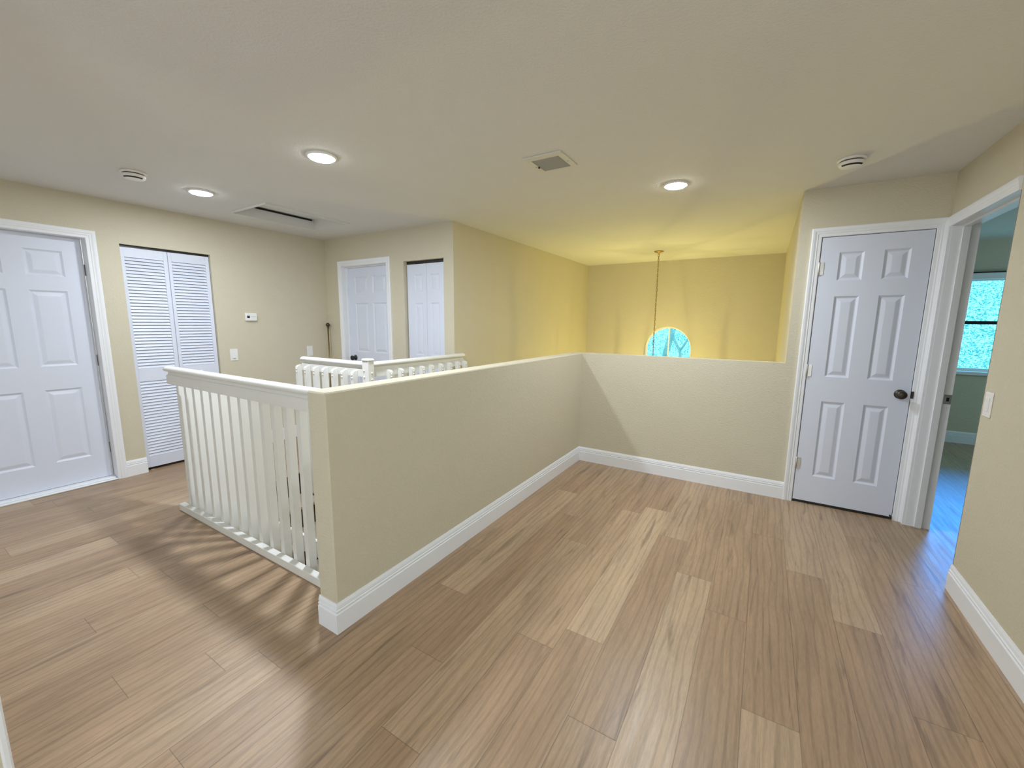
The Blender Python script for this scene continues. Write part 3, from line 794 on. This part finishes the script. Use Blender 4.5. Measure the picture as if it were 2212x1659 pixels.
# attic hatch
r = empty('attic_hatch', ((HX0+HX1)/2, (HY0+HY1)/2, ZC)); tag(r, 'rectangular attic hatch in the ceiling, its panel dropped to show a dark gap', 'attic hatch')
hx, hy = (HX1-HX0)/2, (HY1-HY0)/2
mb = MB(); wall_grid(mb, -hx-0.010, hx+0.035, -hy-0.010, hy+0.010, [(-hx+.006, hx-.006, -hy+.006, hy-.006)], lambda u, v, d: (u, v, 0.001-0.015*d)); mb.build('frame', 'ceil', r, bevel=0.002)
mb = MB(); mb.box(-hx, -hx+0.006, -hy, hy, 0, 0.17); mb.box(hx-0.006, hx, -hy, hy, 0, 0.17); mb.box(-hx+.006, hx-.006, -hy, -hy+0.006, 0, 0.17); mb.box(-hx+.006, hx-.006, hy-0.006, hy, 0, 0.17); mb.build('shaft', 'ceil', r)
mb = MB(); mb.box(-hx+0.04, hx-0.006, -hy+0.006, hy-0.006, 0.090, 0.100); mb.build('panel', 'ceil', r)
mb = MB(); mb.box(-hx+0.006, -hx+0.012, -hy+0.02, hy-0.03, 0.074, 0.090); mb.build('gap_dark_strip', 'black', r)  # black strip drawn in for the dark gap beside the panel
mb = MB(); mb.box(-hx+.006, hx-.006, -hy+.006, hy-.006, 0.102, 0.112); mb.build('attic_dark_box', 'black', r)  # black box supplies the darkness of the attic above the panel

# ------------------------------------------------------------------ wall fittings
def switch(name, loc, rotz, label, w=0.076, h=0.124, gang=1, dark=False):
    r = empty(name, loc, rotz); tag(r, label, 'light switch', 'white wall plates')
    mb = MB(); mb.box(-w/2, w/2, -0.006, 0, -h/2, h/2, 0.0028); mb.build('wall_plate', 'plastic', r)
    mb = MB(); mb.box(-0.0185, 0.0185, -0.0085, -0.006, -0.034, 0.034, 0.0015)
    rk = mb.build('rocker', 'plastic', r)
    if dark:
        mb = MB(); mb.box(-0.013, 0.013, -0.0095, -0.0085, -0.043, -0.0365); mb.build('slider', 'grey', r)
    for z in (0.048, -0.048):
        mb = MB(); mb.lathe([(0.003, -0.006), (0.0028, -0.007), (0, -0.0072)], 8, (0, 0, z), 'y'); mb.build('screw', 'plastic', r)
    return r
switch('light_switch', (XL, 2.180, 1.037), math.pi/2, 'white dimmer switch right of the louvred closet, below the thermostat', dark=True)
switch('light_switch', (XL, 3.037, 1.030), math.pi/2, 'white switch plate near the corner pole, just above the far railing')
switch('light_switch', (XR, 2.915, 1.030), -math.pi/2, 'white rocker switch on the right wall beside the doorway')
r = empty('thermostat', (XL, 2.377, 1.436), math.pi/2); tag(r, 'small white thermostat with dark display on the left wall', 'thermostat')
mb = MB(); mb.box(-0.060, 0.058, -0.026, 0, -0.042, 0.042, 0.005); mb.build('housing', 'plastic', r)
mb = MB(); mb.box(-0.046, -0.020, -0.0275, -0.026, -0.013, 0.012); mb.build('display', 'screen', r)
mb = MB(); mb.box(-0.008, 0.044, -0.0265, -0.0258, 0.002, 0.005); mb.build('flap_line', 'grey', r)
mb = MB(); mb.box(0.046, 0.056, -0.029, -0.026, 0.014, 0.026, 0.002); mb.build('button', 'plastic', r)

# curtain pole leaning in the corner
r = empty('curtain_pole', (-4.700, 3.240, 0)); tag(r, 'slim brass pole with ball end leaning in the far left corner', 'pole')
mb = MB(); mb.tube([(0, 0, 0.0), (-0.030, 0.030, 1.325)], 0.0085, 12); mb.build('rod', 'pole', r)
mb = MB(); mb.lathe([(0, -0.044), (0.011, -0.042), (0.011, -0.033), (0.008, -0.028), (0.016, -0.021), (0.023, -0.009), (0.025, 0.0), (0.023, 0.010), (0.014, 0.021), (0, 0.025)], 20, (-0.031, 0.031, 1.352)); mb.build('ball_finial', 'bronze', r)

# hanging chain light of the foyer
CX, CY = -1.336, 6.04
r = empty('pendant_light', (CX, CY, ZC)); tag(r, 'foyer light hanging on a long brass chain in front of the yellow wall', 'pendant light')
mb = MB(); mb.lathe([(0, 0), (0.062, 0), (0.064, -0.005), (0.058, -0.012), (0.030, -0.020), (0.012, -0.030), (0.007, -0.040), (0, -0.041)], 30); mb.build('canopy', 'brass', r)
mb = MB(); z = -0.038; k = 0
while z > -1.90:
    pts = []
    for q in range(14):
        t = 2*math.pi*q/14; a, b = 0.0105*math.cos(t), 0.021*math.sin(t)
        pts.append((a, 0, z-0.017+b) if k % 2 == 0 else (0, a, z-0.017+b))
    mb.tube(pts, 0.0026, 6, True); z -= 0.0335; k += 1
mb.build('chain', 'brass', r)
mb = MB(); mb.tube([(0.004*math.sin(i*.9), 0.004*math.cos(i*.9), -0.03-i*0.06) for i in range(32)], 0.0022, 6); mb.build('cord', 'brass', r)
mb = MB(); zl = -1.92
mb.lathe([(0, zl), (0.012, zl), (0.02, zl-0.03), (0.03, zl-0.10), (0.02, zl-0.115), (0, zl-0.115)], 6, smooth=False); mb.lathe([(0, zl-0.50), (0.10, zl-0.50), (0.12, zl-0.47), (0, zl-0.46)], 6, smooth=False)
for q in range(6):
    t = math.pi/3*q; mb.tube([(0.02*math.cos(t), 0.02*math.sin(t), zl-0.10), (0.148*math.cos(t), 0.148*math.sin(t), zl-0.16), (0.115*math.cos(t), 0.115*math.sin(t), zl-0.475)], 0.003, 6)
mb.build('lantern_frame', 'brass', r)
mb = MB(); mb.lathe([(0, zl-0.40), (0.012, zl-0.395), (0.022, zl-0.34), (0.03, zl-0.30), (0.022, zl-0.26), (0, zl-0.245)], 16); mb.build('bulb', 'bulb', r)
lamp('foyer_lamp', 'POINT', (0, 0, zl-0.30), 490, (1.0, 0.87, 0.31), size=0.035, parent=r)

# white door casing at the very left, close to the viewer
mb = MB(); mb.box(-1.72, -1.545, -0.9, 0.088, 0, ZC)
struct(mb.build('wall_near_left', 'wall'))
mb = MB(); mb.box(-1.73, -1.535, 0.088, 0.104, 0, 2.11, 0.004)
struct(mb.build('trim_10', 'white'))

for o in bpy.data.objects:
    n = o.name.split('.')[0]
    if o.parent and n == 'door_knob': o['label'] = 'white knob' if o.parent.name == 'door_5' else 'dark round door knob'
    elif o.parent and n == 'hinge' and o.parent.name == 'door_1': o['label'] = 'satin nickel hinge'
    elif o.parent and n == 'door_gap_dark': o['label'] = 'black strip in place of the dark gap under the door'
    elif n == 'ball_finial': o['label'] = 'dark ball end'
